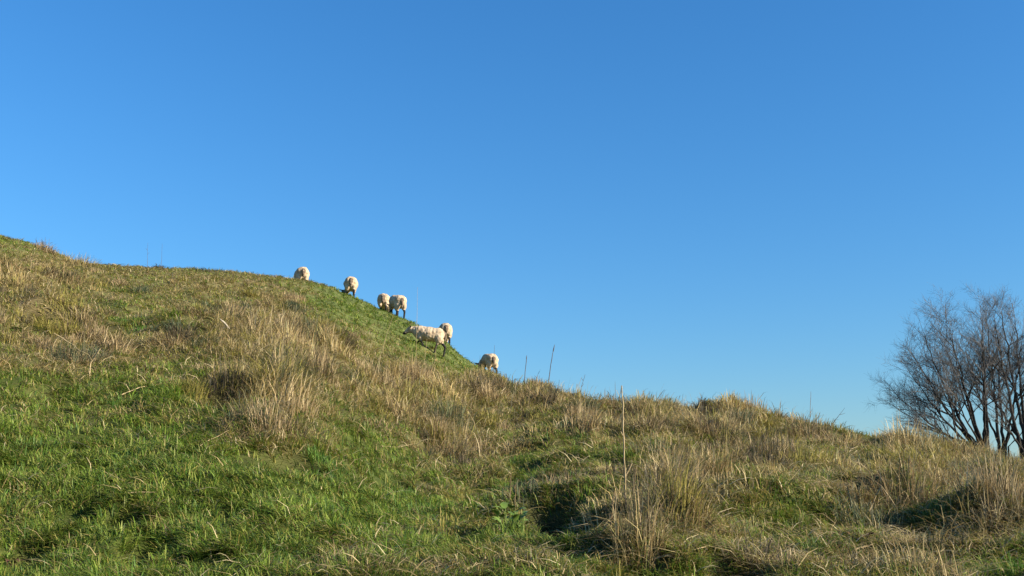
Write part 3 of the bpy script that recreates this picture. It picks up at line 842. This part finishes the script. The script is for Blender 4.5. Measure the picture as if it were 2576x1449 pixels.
    me.polygons.foreach_set('material_index', matv[np.array(loops0)].astype(np.int32))
    me.polygons.foreach_set('use_smooth', np.ones(nf, dtype=bool))
    me.update()
    o = link('sheep', me)
    o.location = (x0, y0, z0); o.rotation_euler = (0, 0, yaw); o.scale = (size,) * 3
    tag(o, label, 'sheep', 'sheep grazing on the ridge')
    return o

Dof = lambda px: float(np.interp(px, DIST[:, 0], DIST[:, 1]))
sheep(758, 705, 108, 'highest sheep on the ridge, its legs hidden behind the crest', depth=Dof(757) + 1.6, seed=1, size=1.14, head_side=.3)
sheep(882, 743, 98, 'lone sheep seen from behind between the highest one and the pair', depth=Dof(882) - 0.05, head_side=1.2, seed=2, size=1.05)
sheep(967, 778, 90, 'hindmost of the touching pair, partly hidden by its shaded neighbour', depth=Dof(964) + 1.1, seed=3)
sheep(999, 795, 114, 'shaded sheep in front of the touching pair, dark legs against the sky', depth=Dof(999) + 0.0, seed=4, stride=.06, size=1.04)
sheep(1079, 877, 176, 'sheep seen from the side walking left along the steep flank', graze=0, seed=5, stride=.14, pitch_k=.25, size=.86, lift=-.05)
sheep(1118, 858, 100, 'sheep whose rump shows behind the one seen from the side', depth=Dof(1116) + 1.5, seed=6)
sheep(1231, 940, 108, 'lowest sheep, grazing where the ridge meets the long grass', depth=Dof(1229) + 1.1, seed=7, head_side=1.0, size=.9)

# ------------------------------------------------------------------ bare trees beyond the bank
def bare_tree(px, y, base_z, fork_z, ends, seed, label, r_base=.11, dens=1.0):
    """ends: (dx, z, dy) where each limb finishes; limbs rise together, then arch out and up"""
    rng = np.random.default_rng(seed)
    bx = tan_of(px, 1140)[0] * y
    base = np.array([bx, y, base_z])
    TV, TF, CV, CF = [], [], [], []
    def unit(v): return v / (np.linalg.norm(v) + 1e-9)
    def emit(pts, radii):
        split = next((i for i, r in enumerate(radii) if r < .021), len(pts))
        if split >= 2: tube_into(TV, TF, [Vector(p) for p in pts[:split + 1]], radii[:split + 1], 6)
        k = max(split - 1, 0)
        if len(pts) - k >= 2: tube_into(CV, CF, [Vector(p) for p in pts[k:]], radii[k:], 3)
    def shoot(p0, d0, L, r0, up, level):
        n = max(3, int(L / (.34 if level < 3 else .2)) + 1)
        pts = [p0]; d = d0
        for k in range(n):
            d = unit(d + np.array([0, 0, up]) + rng.normal(0, .055 if level < 3 else .09, 3))
            pts.append(pts[-1] + d * L / n)
        rad = [r0 * (1 - .72 * k / n) for k in range(n + 1)]
        emit(pts, rad)
        side(pts, rad, L, level)
    def side(pts, rad, L, level):
        if level >= 4: return
        n = len(pts) - 1
        cnt = {1: int(16 * dens), 2: int(3.0 + 4.8 * L), 3: int(2.0 + 5.0 * L)}[level]
        for q in range(cnt):
            t = .22 + .78 * (q + rng.uniform(0, 1)) / cnt
            if level == 1: t = .30 + .70 * ((q + rng.uniform(0, 1)) / cnt) ** .85
            f = min(t * n, n - 1e-3); k = int(f)
            p = pts[k] + (pts[k + 1] - pts[k]) * (f - k)
            tg = unit(pts[k + 1] - pts[k])
            ax = unit(np.cross(tg, rng.normal(0, 1, 3)))
            an = rng.uniform(.45, 1.0)
            d = unit(tg * math.cos(an) + ax * math.sin(an) + np.array([0, 0, .12]))
            if level == 1: l = (1.05 + L * .30 * (1 - t)) * rng.uniform(.6, 1.25)
            elif level == 2: l = max(.3, L * (.22 + .36 * (1 - t)) * rng.uniform(.6, 1.2))
            else: l = rng.uniform(.2, .6)
            r = min(rad[k] * .62, {1: .046, 2: .018, 3: .0072}[level])
            r = max(r, .0044)
            shoot(p, d, l, r, {1: .012, 2: .02, 3: .04}[level], level + 1)
    for i, (dx, ez, dy) in enumerate(ends):
        p0 = np.array([.16 * math.cos(i * 2.4), .16 * math.sin(i * 2.4), -.2])
        pf = np.array([dx * .07 + .12 * math.cos(i * 2.4), dy * .07 + .12 * math.sin(i * 2.4), fork_z - base_z + rng.uniform(-.5, .3)])
        pe = np.array([dx * .78, dy, ez - 1.25 - base_z])
        L = np.linalg.norm(pe - pf)
        out = abs(dx) / max(abs(dx) + (ez - fork_z), .1)
        pc = pf + np.array([(pe - pf)[0] * (.50 + .20 * out), (pe - pf)[1] * .6, (pe - pf)[2] * (.46 - .14 * out)])
        n = max(8, int(L / .4))
        pts = [p0, p0 * .5 + pf * .5 + rng.normal(0, .05, 3)]
        wob = rng.normal(0, .05, (n + 1, 3)); wob[0] = 0
        for k in range(n + 1):
            t = k / n
            pts.append((1 - t) ** 2 * pf + 2 * t * (1 - t) * pc + t * t * pe + wob[k] * (.4 + .6 * t))
        rb = .95 * r_base * rng.uniform(.65, 1.05) * (L / 8) ** .5
        rad = [rb * 1.25, rb * 1.1] + [rb * (1 - .90 * (k / n) ** .85) for k in range(n + 1)]
        emit(pts, rad)
        side(pts[2:], rad[2:], L, 1)
    root = bpy.data.objects.new('bare_tree', None); COL.objects.link(root); root.location = base
    tag(root, label, 'tree', 'bare winter trees beyond the bank')
    link('trunk', mesh_of('trunk', TV, TF), MAT['bark'], root)
    link('crown', mesh_of('crown', CV, CF, False), MAT['twig'], root)
    return len(TF), len(CF)

TY = 60.0
print('tree', bare_tree(2480, TY, 2.4, 5.4, [(-6.3, 9.4, .5), (-5.6, 11.4, -.8), (-4.4, 13.0, 1.4), (-3.0, 14.1, -.6), (-1.5, 14.8, 1.2), (.1, 15.0, -.8), (1.4, 14.2, 1.6),
    (-5.2, 7.9, -1.0), (-3.9, 11.4, -2.4), (-2.4, 12.6, 2.6), (-4.4, 7.2, .6), (-.8, 13.4, -2.4), (-6.0, 10.6, 1.6), (-5.0, 12.2, -.4), (-3.7, 13.7, .4), (-2.2, 14.6, -.2)], 5, 'largest bare tree, its limbs sweeping out to the left'))
print('tree', bare_tree(2522, TY + 1.2, 2.4, 5.6, [(-2.0, 13.6, .6), (-.7, 14.8, -.8), (.8, 14.9, .8), (2.2, 14.0, -.4), (3.2, 12.0, .7), (2.8, 9.4, -.9)], 8,
    'slim forked bare tree standing close right of the largest one', .10))
print('tree', bare_tree(2582, TY + 0.4, 2.4, 5.6, [(-3.0, 12.4, .8), (-2.0, 14.2, -.9), (-.6, 15.0, .5), (.9, 15.0, 1.4), (2.4, 14.2, -1.0), (3.6, 12.8, .6), (4.6, 10.6, .3), (-2.6, 9.4, -1.0), (4.2, 8.4, -1)], 9,
    'bare tree cut by the right edge of the view', .12))
print('tree', bare_tree(2428, TY - 1.0, 2.4, 5.2, [(-2.9, 11.2, .3), (-1.6, 12.6, -.6), (-3.6, 9.2, .8)], 12,
    'thin sapling leaning left beside the largest bare tree', .06, .8))
